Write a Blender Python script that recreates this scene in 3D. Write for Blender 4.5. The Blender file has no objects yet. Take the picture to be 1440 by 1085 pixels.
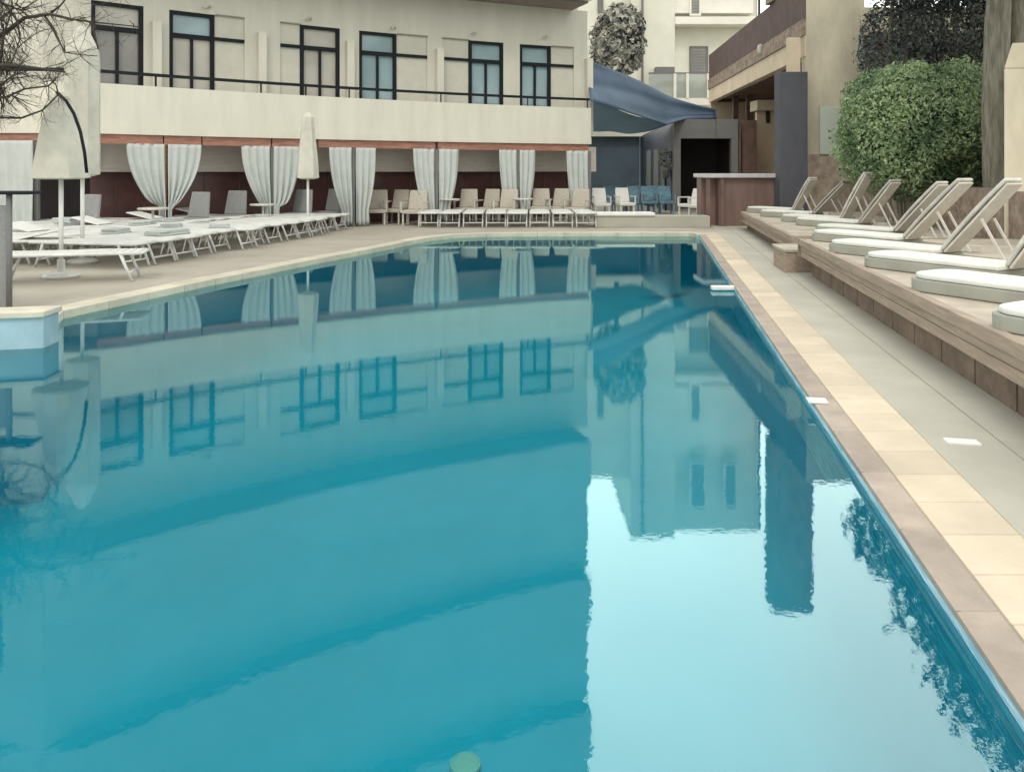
import bpy, bmesh, math, random
from mathutils import Vector, noise
random.seed(7)
R = math.radians
sc = bpy.context.scene
COL = sc.collection
FPX, HZ, H = 1080.0, 240.0, 1.55          # focal length in px of the 1440 wide photo, horizon row, eye height
DK = 0.06                                 # deck level above the water

def P(u, v, Y): return Vector(((u-720)*Y/FPX, Y, H+(HZ-v)*Y/FPX))
def G(u, v, z=DK):
    Y = FPX*(H-z)/(v-HZ); return Vector(((u-720)*Y/FPX, Y, z))
def Zat(v, Y): return H+(HZ-v)*Y/FPX
def Xat(u, Y): return (u-720)*Y/FPX
PS = .187
def poolx(Y, off=0): return 1.436+PS*(Y-2.154)+off

# ------------------------------------------------------------ materials
def nodes(m): return m.node_tree.nodes, m.node_tree.links
def mat(name, col, rough=.7, var=.12, scale=4, bump=.0, bscale=60, col2=None, metal=0, stretch=None, attr=False, spec=.5, contrast=(.35,.65), trans=0):
    m = bpy.data.materials.new(name); m.use_nodes = True
    n, l = nodes(m); b = n['Principled BSDF']
    b.inputs['Roughness'].default_value = rough; b.inputs['Metallic'].default_value = metal
    b.inputs['Specular IOR Level'].default_value = spec
    tc = n.new('ShaderNodeTexCoord'); mp = n.new('ShaderNodeMapping')
    l.new(tc.outputs['Object'], mp.inputs[0])
    if stretch: mp.inputs['Scale'].default_value = stretch
    nz = n.new('ShaderNodeTexNoise'); nz.inputs['Scale'].default_value = scale; nz.inputs['Detail'].default_value = 8
    nz.inputs['Roughness'].default_value = .65
    l.new(mp.outputs[0], nz.inputs['Vector'])
    rp = n.new('ShaderNodeValToRGB')
    c2 = col2 or tuple(c*(1-var*1.6) for c in col)
    c1 = tuple(min(1, c*(1+var*.5)) for c in col) if not col2 else col
    rp.color_ramp.elements[0].position = contrast[0]; rp.color_ramp.elements[1].position = contrast[1]
    rp.color_ramp.elements[0].color = (*c2, 1); rp.color_ramp.elements[1].color = (*c1, 1)
    l.new(nz.outputs[0], rp.inputs[0]); out = rp.outputs[0]
    if attr:
        at = n.new('ShaderNodeAttribute'); at.attribute_name = 'rnd'
        mr = n.new('ShaderNodeMapRange'); mr.inputs[3].default_value = .90; mr.inputs[4].default_value = 1.07
        l.new(at.outputs['Fac'], mr.inputs[0])
        mx = n.new('ShaderNodeVectorMath'); mx.operation = 'SCALE'
        l.new(out, mx.inputs[0]); l.new(mr.outputs[0], mx.inputs['Scale']); out = mx.outputs[0]
    l.new(out, b.inputs['Base Color'])
    if bump:
        n2 = n.new('ShaderNodeTexNoise'); n2.inputs['Scale'].default_value = bscale; n2.inputs['Detail'].default_value = 5
        l.new(mp.outputs[0], n2.inputs['Vector'])
        bp = n.new('ShaderNodeBump'); bp.inputs['Strength'].default_value = bump; bp.inputs['Distance'].default_value = .02
        l.new(n2.outputs[0], bp.inputs['Height']); l.new(bp.outputs[0], b.inputs['Normal'])
    if trans:
        t = n.new('ShaderNodeBsdfTranslucent'); l.new(out, t.inputs[0])
        mx = n.new('ShaderNodeMixShader'); mx.inputs[0].default_value = trans
        l.new(b.outputs[0], mx.inputs[1]); l.new(t.outputs[0], mx.inputs[2])
        l.new(mx.outputs[0], n['Material Output'].inputs[0])
    return m
M = {}
M['cream'] = mat('cream_render', (.62,.605,.51), .85, .055, 1.1, .12, 90, stretch=(2.5,2.5,.45))
M['creamwall'] = mat('cream_wall', (.60,.585,.50), .85, .055, .9, .12, 90, stretch=(2.5,2.5,.4))
M['upper'] = mat('upper_dimmed_render', (.36,.37,.34), .85, .07, 1.1, .12, 90)  # cream dimmed to grey so the upper storeys mirror darker in the water
M['panel'] = mat('shutter_panel', (.56,.55,.46), .6, .05, 3)
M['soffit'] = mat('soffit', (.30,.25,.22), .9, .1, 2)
M['black'] = mat('black_metal', (.010,.012,.017), .6, .1, 8, spec=.2)
M['redwood'] = mat('red_brown_beam', (.36,.17,.12), .6, .25, 3, .1, 40, stretch=(1,1,6))
M['maroon'] = mat('maroon_panel', (.135,.058,.055), .3, .2, 2)
M['blind'] = mat('taupe_blind', (.64,.575,.52), .8, .08, 2, stretch=(1,1,8))
M['curtain'] = mat('curtain', (.62,.66,.63), .9, .05, 3, .05, 50, trans=.25)
M['canvas'] = mat('canvas', (.64,.63,.54), .9, .1, 3, .1, 60, trans=.15)
M['white'] = mat('white_plastic', (.72,.73,.69), .45, .06, 6)
M['whiteaged'] = mat('aged_white', (.55,.53,.47), .7, .2, 9, .1, 60)
M['whitemetal'] = mat('white_metal', (.66,.67,.64), .4, .1, 5)
M['greyfab'] = mat('grey_fabric', (.25,.255,.25), .9, .1, 20, .1, 120)
M['wicker'] = mat('wicker', (.52,.48,.40), .85, .2, 40, .5, 90)
M['backwhite'] = mat('white_stucco', (.70,.70,.60), .85, .08, .5, .1, 40)
M['ledge'] = mat('white_ledge', (.76,.75,.67), .8, .06, 1)
M['blue'] = mat('blue_canvas', (.07,.125,.195), .7, .15, .8, .1, 3, trans=.15)
M['bluelight'] = mat('pale_blue_canvas', (.27,.38,.46), .75, .1, .8, .1, 3, trans=.35)
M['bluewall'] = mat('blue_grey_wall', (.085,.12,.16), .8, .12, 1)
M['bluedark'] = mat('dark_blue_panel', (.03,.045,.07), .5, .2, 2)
M['chairblue'] = mat('blue_chair', (.10,.22,.29), .5, .3, 6)
M['grey'] = mat('grey_paint', (.17,.17,.165), .75, .1, 1.5)
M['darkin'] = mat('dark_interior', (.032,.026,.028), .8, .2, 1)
M['pillar'] = mat('slate_pillar', (.085,.088,.105), .8, .12, 1.5, .1, 50)
M['beige'] = mat('beige_stucco', (.64,.54,.40), .9, .1, 1.3, .2, 60)  # plain beige stucco, same tone on every face
M['decay'] = mat('weathered_concrete', (.36,.29,.22), .95, .3, 5, .6, 20, col2=(.16,.12,.10))
M['parapet'] = mat('brown_stained_parapet', (.13,.085,.075), .9, .3, 2, .3, 30, col2=(.075,.05,.048), contrast=(.3,.8))
M['brown'] = mat('brown_paint', (.17,.105,.085), .7, .2, 3)
M['wallyellow'] = mat('ochre_wall', (.60,.55,.42), .9, .15, 1.1, .35, 40, stretch=(1,1,.4))
M['wallbrown'] = mat('brown_render', (.46,.38,.30), .95, .25, 4, .4, 30)
M['palegreen'] = mat('pale_panel', (.52,.57,.49), .6, .04, 2)
M['barwood'] = mat('bar_front', (.19,.12,.10), .6, .15, 2, stretch=(3,3,.4))
M['counter'] = mat('counter_top', (.50,.49,.50), .4, .08, 4)
M['stone'] = mat('rough_stone', (.38,.30,.24), .95, .4, 6, .8, 14, col2=(.19,.145,.115))
M['deck'] = mat('deck', (.39,.36,.30), .8, .12, .7, .15, 70)
M['walk'] = mat('walkway', (.41,.40,.335), .75, .1, .9, .12, 80)
M['coping'] = mat('pale_coping', (.58,.54,.43), .75, .12, 3, .15, 60, attr=True)
M['yellow'] = mat('buff_stone', (.57,.49,.37), .75, .08, 2.2, .2, 60, attr=True)
M['wet'] = mat('grey_brown_stone', (.36,.30,.245), .6, .15, 3, .2, 50, attr=True)
M['platwood'] = mat('platform_board', (.36,.285,.22), .7, .17, 2, .2, 40, stretch=(6,.35,14))
M['plattop'] = mat('platform_top', (.46,.41,.33), .75, .18, 2, .15, 40)
M['platdark'] = mat('platform_base', (.21,.16,.12), .9, .22, 4, .5, 20)
M['mattress'] = mat('mattress', (.68,.69,.63), .85, .08, 3, .08, 60)
M['mattback'] = mat('mattress_back', (.60,.57,.50), .9, .1, 5, .15, 50)
M['mattunder'] = mat('bed_skirt', (.33,.33,.28), .85, .1, 3)
M['spa'] = mat('blue_tile_face', (.33,.47,.53), .3, .15, 2)
M['floor'] = mat('pool_floor', (.002,.55,.69), .7, .06, .5)
M['leafg'] = None
M['bark'] = mat('bark', (.33,.31,.25), .95, .4, 5, .9, 22, stretch=(4,4,.5), col2=(.15,.135,.10))
M['darkbark'] = mat('dark_bark', (.06,.05,.04), .95, .3, 10, .5, 40)

def leafmat(name, a, b, tr=.25):
    m = bpy.data.materials.new(name); m.use_nodes = True; n, l = nodes(m); p = n['Principled BSDF']
    at = n.new('ShaderNodeAttribute'); at.attribute_name = 'rnd'
    rp = n.new('ShaderNodeValToRGB'); rp.color_ramp.elements[0].color = (*a,1); rp.color_ramp.elements[1].color = (*b,1)
    l.new(at.outputs['Fac'], rp.inputs[0]); l.new(rp.outputs[0], p.inputs['Base Color'])
    p.inputs['Roughness'].default_value = .5
    t = n.new('ShaderNodeBsdfTranslucent'); l.new(rp.outputs[0], t.inputs[0])
    mx = n.new('ShaderNodeMixShader'); mx.inputs[0].default_value = tr
    l.new(p.outputs[0], mx.inputs[1]); l.new(t.outputs[0], mx.inputs[2]); l.new(mx.outputs[0], n['Material Output'].inputs[0])
    return m
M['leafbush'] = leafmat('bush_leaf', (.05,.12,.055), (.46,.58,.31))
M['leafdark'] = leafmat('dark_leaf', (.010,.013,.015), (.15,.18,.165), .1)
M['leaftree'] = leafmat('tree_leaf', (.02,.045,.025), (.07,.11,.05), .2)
M['leafivy'] = leafmat('ivy_leaf', (.012,.014,.016), (.62,.62,.54), .1)

def glassmat(name, tint, refl=.5):
    m = bpy.data.materials.new(name); m.use_nodes = True; n, l = nodes(m); p = n['Principled BSDF']
    tc = n.new('ShaderNodeTexCoord'); nz = n.new('ShaderNodeTexNoise'); nz.inputs['Scale'].default_value = .9
    l.new(tc.outputs['Object'], nz.inputs['Vector'])
    rp = n.new('ShaderNodeValToRGB'); rp.color_ramp.elements[0].position=.4; rp.color_ramp.elements[1].position=.6
    rp.color_ramp.elements[0].color = (*[c*.8 for c in tint],1); rp.color_ramp.elements[1].color = (*tint,1)
    l.new(nz.outputs[0], rp.inputs[0]); l.new(rp.outputs[0], p.inputs['Base Color'])
    p.inputs['Roughness'].default_value = .06; p.inputs['IOR'].default_value = 1.5; p.inputs['Specular IOR Level'].default_value = refl
    return m
M['glassblue'] = glassmat('window_glass_blue', (.30,.42,.44))
M['glassbeige'] = glassmat('window_glass_drawn_curtain', (.50,.48,.42), .35)
M['glassdark'] = glassmat('window_glass_dark', (.25,.25,.23), .5)
M['railglass'] = glassmat('rail_glass', (.40,.44,.40))

# water: clear tinted surface with a mirror coat
m = bpy.data.materials.new('pool_water'); m.use_nodes = True; n, l = nodes(m); n.remove(n['Principled BSDF'])
fr = n.new('ShaderNodeFresnel'); fr.inputs[0].default_value = 1.82
tr = n.new('ShaderNodeBsdfTransparent'); tr.inputs[0].default_value = (.55,.98,1,1)
gl = n.new('ShaderNodeBsdfGlossy'); gl.inputs['Color'].default_value = (.73,.95,.91,1); gl.inputs['Roughness'].default_value = .006
tc = n.new('ShaderNodeTexCoord')
n1 = n.new('ShaderNodeTexNoise'); n1.inputs['Scale'].default_value = 1.3; n1.inputs['Detail'].default_value = 2
n2 = n.new('ShaderNodeTexNoise'); n2.inputs['Scale'].default_value = 26; n2.inputs['Detail'].default_value = 3
l.new(tc.outputs['Object'], n1.inputs['Vector']); l.new(tc.outputs['Object'], n2.inputs['Vector'])
b1 = n.new('ShaderNodeBump'); b1.inputs['Strength'].default_value = .05; b1.inputs['Distance'].default_value = .012
b2 = n.new('ShaderNodeBump'); b2.inputs['Strength'].default_value = .08; b2.inputs['Distance'].default_value = .0018
l.new(n1.outputs[0], b1.inputs['Height']); l.new(n2.outputs[0], b2.inputs['Height']); l.new(b1.outputs[0], b2.inputs['Normal'])
l.new(b2.outputs[0], gl.inputs['Normal'])
mx = n.new('ShaderNodeMixShader'); l.new(fr.outputs[0], mx.inputs[0]); l.new(tr.outputs[0], mx.inputs[1]); l.new(gl.outputs[0], mx.inputs[2])
l.new(mx.outputs[0], n['Material Output'].inputs[0]); M['water'] = m

# ------------------------------------------------------------ mesh helpers
class MB:
    def __init__(s): s.v=[]; s.f=[]; s.r=[]
    def add(s, vs, fs, r=None):
        k=len(s.v); s.v += [tuple(x) for x in vs]; r = random.random() if r is None else r
        for f in fs: s.f.append([i+k for i in f]); s.r.append(r)
        return s
    def hexa(s, b, t, r=None):          # b,t: 4 bottom, 4 top, counterclockwise
        return s.add(list(b)+list(t), [(3,2,1,0),(4,5,6,7),(0,1,5,4),(1,2,6,5),(2,3,7,6),(3,0,4,7)], r)
    def box(s, c, d, rz=0, r=None):
        cx,cy,cz=c; hx,hy,hz=d[0]/2,d[1]/2,d[2]/2; ca,sa=math.cos(rz),math.sin(rz)
        def q(x,y,z): return (cx+x*ca-y*sa, cy+x*sa+y*ca, cz+z)
        return s.hexa([q(-hx,-hy,-hz),q(hx,-hy,-hz),q(hx,hy,-hz),q(-hx,hy,-hz)],[q(-hx,-hy,hz),q(hx,-hy,hz),q(hx,hy,hz),q(-hx,hy,hz)], r)
    def bb(s, x0,x1,y0,y1,z0,z1): return s.box(((x0+x1)/2,(y0+y1)/2,(z0+z1)/2),(abs(x1-x0),abs(y1-y0),abs(z1-z0)))
    def prism(s, poly, z0, z1, r=None):  # poly ccw
        n=len(poly); vs=[(x,y,z0) for x,y in poly]+[(x,y,z1) for x,y in poly]
        fs=[tuple(range(n-1,-1,-1)), tuple(range(n,2*n))]+[(i,(i+1)%n,(i+1)%n+n,i+n) for i in range(n)]
        return s.add(vs, fs, r)
    def tube(s, pts, rad, n=8):
        pts=[Vector(p) for p in pts]
        if not hasattr(rad,'__len__'): rad=[rad]*len(pts)
        vs=[]; up0=None
        for i,p in enumerate(pts):
            d=(pts[min(i+1,len(pts)-1)]-pts[max(i-1,0)]).normalized()
            a=up0 if up0 is not None else (Vector((0,0,1)) if abs(d.z)<.9 else Vector((1,0,0)))
            x=d.cross(a).normalized() if d.cross(a).length>1e-4 else d.orthogonal().normalized()
            y=x.cross(d).normalized(); up0=y
            for k in range(n):
                t=2*math.pi*k/n; vs.append(p+(x*math.cos(t)+y*math.sin(t))*rad[i])
        fs=[]
        for i in range(len(pts)-1):
            for k in range(n):
                fs.append((i*n+k, i*n+(k+1)%n, (i+1)*n+(k+1)%n, (i+1)*n+k))
        fs.append(tuple(range(n-1,-1,-1))); fs.append(tuple(range((len(pts)-1)*n, len(pts)*n)))
        return s.add(vs, fs)
    def bar(s, a, b, w, h=None):        # rectangular bar between two points
        h=h or w; a,b=Vector(a),Vector(b); d=(b-a).normalized()
        x=d.cross(Vector((0,0,1)));  x = x.normalized() if x.length>1e-3 else Vector((1,0,0)); y=x.cross(d)
        q=lambda p,i,j: p+x*i*w/2+y*j*h/2
        return s.hexa([q(a,-1,-1),q(a,1,-1),q(a,1,1),q(a,-1,1)],[q(b,-1,-1),q(b,1,-1),q(b,1,1),q(b,-1,1)])
    def lathe(s, prof, c=(0,0,0), n=20, fold=None):
        vs=[]; fs=[]
        for i,(r,z) in enumerate(prof):
            for k in range(n):
                t=2*math.pi*k/n; rr=r*(1+(fold(t,z) if fold else 0))
                vs.append((c[0]+rr*math.cos(t), c[1]+rr*math.sin(t), c[2]+z))
        for i in range(len(prof)-1):
            for k in range(n): fs.append((i*n+k,i*n+(k+1)%n,(i+1)*n+(k+1)%n,(i+1)*n+k))
        fs.append(tuple(range(n-1,-1,-1))); fs.append(tuple(range((len(prof)-1)*n,len(prof)*n)))
        return s.add(vs,fs)
    def build(s, name, m, parent=None, bevel=0, smooth=False, label=None, origin=None):
        me=bpy.data.meshes.new(name)
        o0=Vector(origin) if origin is not None else Vector((0,0,0))
        me.from_pydata([tuple(Vector(v)-o0) for v in s.v],[],s.f)
        a=me.attributes.new('rnd','FLOAT','FACE'); a.data.foreach_set('value', s.r)
        me.materials.append(M[m] if isinstance(m,str) else m)
        if smooth: me.polygons.foreach_set('use_smooth',[True]*len(me.polygons))
        me.update()
        o=bpy.data.objects.new(name,me); COL.objects.link(o); o.location=o0
        if parent: o.parent=parent
        if bevel:
            b=o.modifiers.new('bevel','BEVEL'); b.width=bevel; b.segments=2; b.limit_method='ANGLE'; b.angle_limit=R(40)
        if label: o['label']=label
        return o
def tag(o, label, cat, group=None, kind=None):
    if label: o['label']=label
    if cat: o['category']=cat
    if group: o['group']=group
    if kind: o['kind']=kind
    return o
def empty(name, label, cat, loc=(0,0,0), rz=0, group=None):
    o=bpy.data.objects.new(name,None); COL.objects.link(o); o.location=loc; o.rotation_euler=(0,0,rz); o.empty_display_size=.2
    return tag(o,label,cat,group)
def copy_tree(o, parent=None):
    c=o.copy(); COL.objects.link(c)
    if parent: c.parent=parent
    for ch in list(KIDS.get(o.name,[])): copy_tree(ch,c)
    return c
KIDS={}
def reg(root):                           # remember children once, before copying
    for o in list(COL.objects):
        if o.parent: KIDS.setdefault(o.parent.name,[]); 
        if o.parent and o not in KIDS[o.parent.name]: KIDS[o.parent.name].append(o)
def structure(o): o['kind']='structure'; return o
ORD=['first','second','third','fourth','fifth','sixth','seventh','eighth','ninth','tenth','eleventh','twelfth','thirteenth','fourteenth','fifteenth','sixteenth']

# ------------------------------------------------------------ pool, deck
left_edge=[(-4.73,8.05),(-4.06,10.45),(-3.69,11.5),(-3.28,12.8),(-2.85,13.95),(-2.45,15.1),(-2.12,16.2),(-1.8,17.0),(-1.35,17.65),(-.6,18.0),(.6,18.15),(2.5,18.2),(4.2,18.2)]
pool=[(poolx(-4),-4.0),(poolx(4),4.0),(poolx(11),11.0),(poolx(17.3),17.3),(4.30,18.0)]+left_edge[::-1]+[(-4.36,7.0),(-10,5.6),(-10,-4)]
def ground(name, outer, inner, z, m):
    bm=bmesh.new()
    es=[]
    for lp in [outer,inner]:
        if not lp: continue
        vs=[bm.verts.new((x,y,z)) for x,y in lp]
        for i in range(len(vs)): es.append(bm.edges.new((vs[i],vs[(i+1)%len(vs)])))
    bmesh.ops.triangle_fill(bm, use_beauty=True, edges=es)
    for f in bm.faces:
        if f.normal.z<0: f.normal_flip()
    me=bpy.data.meshes.new(name); bm.to_mesh(me); me.materials.append(M[m]); o=bpy.data.objects.new(name,me); COL.objects.link(o)
    return structure(o)
ground('deck', [(-400,-400),(400,-400),(400,400),(-400,400)], pool, DK, 'deck')
# basin
mb=MB(); n_=len(pool)
def inset(pts,d):
    o=[]; n=len(pts)
    for i in range(n):
        a,b,c=Vector(pts[i-1]),Vector(pts[i]),Vector(pts[(i+1)%n]); t=((b-a).normalized()+(c-b).normalized()).normalized(); o.append((b.x-t.y*d,b.y+t.x*d))
    return o
rings=[(0,DK-.004),(0,-.9),(.06,-1.1),(.2,-1.25),(.5,-1.36),(.9,-1.4)]; vs=[]; fs=[]
for k,(d,z) in enumerate(rings):
    vs+=[(x,y,z) for x,y in inset(pool,d)]
    if k: fs+=[((k-1)*n_+i,(k-1)*n_+(i+1)%n_,k*n_+(i+1)%n_,k*n_+i) for i in range(n_)]
fs.append(tuple(range((len(rings)-1)*n_,len(rings)*n_))); mb.add(vs,fs)
structure(mb.build('pool_basin','floor',smooth=True))
ground('pool_water', pool, None, 0, 'water')
mb=MB()
off=[]
for i in range(4):
    a,b=Vector(pool[i]),Vector(pool[i+1]); t=(b-a).normalized(); nn=Vector((-t.y,t.x))*.014
    p,q_=a+nn,b+nn; mb.add([(p.x,p.y,.034),(q_.x,q_.y,.034),(q_.x,q_.y,-.30),(p.x,p.y,-.30)],[(0,1,2,3)])
structure(mb.build('tile_band',mat('tile_band',(.62,.76,.84),.4,.5,9,.8,14,col2=(.22,.45,.58),stretch=(1,.4,5))))
# raised spa wall at the near left
sp=empty('spa_basin','low blue tiled spa wall with a pale coping at the left edge of the pool','spa wall',(-4,7,0))
mb=MB(); mb.prism([(-9,5.57),(-4.10,6.72),(-4.12,6.98),(-9,5.83)],-.05,.27); o=mb.build('wall','spa'); o.parent=sp; o.matrix_parent_inverse=sp.matrix_basis.inverted()
mb=MB(); mb.prism([(-9,5.58),(-4.115,6.73),(-4.135,6.97),(-9,5.82)],-1.4,-.052); o=mb.build('footing','floor'); o.parent=sp; o.matrix_parent_inverse=sp.matrix_basis.inverted()
mb=MB(); mb.prism([(-9,5.54),(-4.08,6.69),(-4.1,7.01),(-9,5.86)],.27,.325); o=mb.build('coping','coping',bevel=.01); o.parent=sp; o.matrix_parent_inverse=sp.matrix_basis.inverted()

def strip(name, off0, off1, z0, z1, m, tile, gap=.004, ya=-4, yb=17.6):
    mb=MB(); y=ya; dx=1/math.sqrt(1+PS*PS)
    while y<yb:
        y2=min(y+tile-gap, yb)
        a=(poolx(y,off0),y); b=(poolx(y,off1),y); c=(poolx(y2,off1),y2); d=(poolx(y2,off0),y2)
        mb.prism([a,b,c,d],z0,z1); y+=tile
    return structure(mb.build(name,m,bevel=.003))
strip('wet_coping', -.018,.128,.036,.062,'wet',.6,.005,yb=18.12)
strip('buff_paving', .132,.452,.0,.07,'yellow',.31,.004,yb=18.3)
structure(MB().prism([(poolx(-4,.456),-4),(poolx(-4,.85),-4),(poolx(22,.85),22),(poolx(22,.456),22)],.0,.066).build('walkway','walk'))
structure(MB().prism([(poolx(-4,.862),-4),(poolx(-4,1.7),-4),(poolx(22,1.7),22),(poolx(22,.862),22)],.0,.066).build('walkway_edge','walk'))
# left and far coping
mb=MB()
def offpoly(pts, d):
    out=[]
    for i,p in enumerate(pts):
        a=Vector(pts[max(i-1,0)]); b=Vector(pts[min(i+1,len(pts)-1)]); t=(b-a).normalized(); out.append(Vector(p)+Vector((-t.y,t.x))*d)
    return out
dense=[Vector((-4.36,7.0)),Vector((-4.55,7.55))]
for i in range(len(left_edge)-1):
    a,b=Vector(left_edge[i]),Vector(left_edge[i+1]); k=max(1,int((b-a).length/.5))
    for j in range(k): dense.append(a.lerp(b,j/k))
dense.append(Vector(left_edge[-1])); dense+=[Vector((4.29,18.02)),Vector((4.28,17.7))]
inn=offpoly(dense,-.03); out=offpoly(dense,.26)
for i in range(len(dense)-1):
    a,b,c,d=inn[i],inn[i+1],out[i+1],out[i]; e=.004
    mb.prism([a.lerp(b,e),b.lerp(a,e),c.lerp(d,e),d.lerp(c,e)],-.03,.085)
structure(mb.build('pool_coping','coping',bevel=.004))
# markers
for (u,v,l,w,lab) in [(1149,563,.12,.10,'small white tile set in the brown coping beside the buff strip'),(1353,621,.17,.08,'small white tile set in the grey green walkway')]:
    p=G(u,v,.07); mb=MB().box((p.x,p.y,.070),(l,w,.012),-math.atan(PS)); tag(mb.build('marker_tile','white',bevel=.002,origin=(p.x,p.y,.07)),lab,'tile','white marker tiles')
p=G(1022,405,0.03); tag(MB().box((p.x,p.y,.035),(.40,.11,.05)).build('step_ledge','white',bevel=.01,origin=p),'white ledge at the water line of the far right pool edge','ledge')
p=Vector((-.23,3.79,-1.39)); tag(MB().lathe([(.0,0),(.075,0),(.075,.02),(.05,.03),(.0,.03)],n=24).build('glare_disc',mat('glare_disc_pale',(.62,.72,.55),.5,.05,5),origin=(0,0,0)),'pale disc added on the pool floor in place of a glare spot','glare disc').location=p  # pale glare spot in the water, put in as a solid disc

# ------------------------------------------------------------ hotel (curved)
CC=Vector((15.76,-12.0)); RR=38.0
def arc_u(u, back=0):                    # angle where the view ray of column u meets the curve
    d=Vector(((u-720)/FPX,1)).normalized(); r=RR+back; c=-CC
    b=d.dot(c); q=b*b-(c.dot(c)-r*r); t=-b+math.sqrt(q); p=d*t
    return math.atan2(p.y-CC.y,p.x-CC.x)
def ap(t, back=0): return Vector((CC.x+(RR+back)*math.cos(t), CC.y+(RR+back)*math.sin(t)))
TL=arc_u(112); TR=arc_u(831)
def arcbox(mb,t0,t1,b0,b1,z0,z1,seg=None):
    if t0>t1: t0,t1=t1,t0
    seg=seg or max(1,int((t1-t0)/.02))
    vs=[];fs=[]
    for i in range(seg+1):
        t=t0+(t1-t0)*i/seg; a=ap(t,b0); b=ap(t,b1)
        vs+=[(a.x,a.y,z0),(b.x,b.y,z0),(b.x,b.y,z1),(a.x,a.y,z1)]
    for i in range(seg):
        k=i*4; j=k+4
        for q in range(4): fs.append((k+q,j+q,j+(q+1)%4,k+(q+1)%4))
    fs.append((0,1,2,3)); k=seg*4; fs.append((k+3,k+2,k+1,k))
    return mb.add(vs,fs)
hotel=empty('hotel_building','cream curved hotel with balconies and a row of dark framed doors','hotel',(0,0,0))
LV=[2.36,6.75,10.9,15.0]                  # balcony undersides
LX=-15.5; YL=ap(TL).y
def left_box(mb,b0,b1,z0,z1):             # straight continuation on the left
    a=ap(TL,b0); b=ap(TL,b1)
    return mb.hexa([(LX,YL+b0,z0),(a.x,a.y,z0),(b.x,b.y,z0),(LX,YL+b1,z0)],[(LX,YL+b0,z1),(a.x,a.y,z1),(b.x,b.y,z1),(LX,YL+b1,z1)])
wb=1.3
for i,z in enumerate(LV):
    mb=MB(); arcbox(mb,TL,TR,0,.16,z+(.0 if i==0 else .15),z+1.11+(0 if i==0 else .3)); left_box(mb,0,.16,z,z+1.11+(0 if i==0 else .3))
    arcbox(mb,TL,TR,-.035,-.001,z,z+.19); left_box(mb,-.035,-.001,z,z+.19)
    mb.build('parapet','cream' if i<1 else 'upper',hotel)
    mb=MB(); arcbox(mb,TL,TR,.165,1.7,z-.02,z+.35); left_box(mb,.165,1.7,z-.02,z+.35); mb.build('balcony_floor','soffit' if i<2 else 'upper',hotel)
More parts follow.
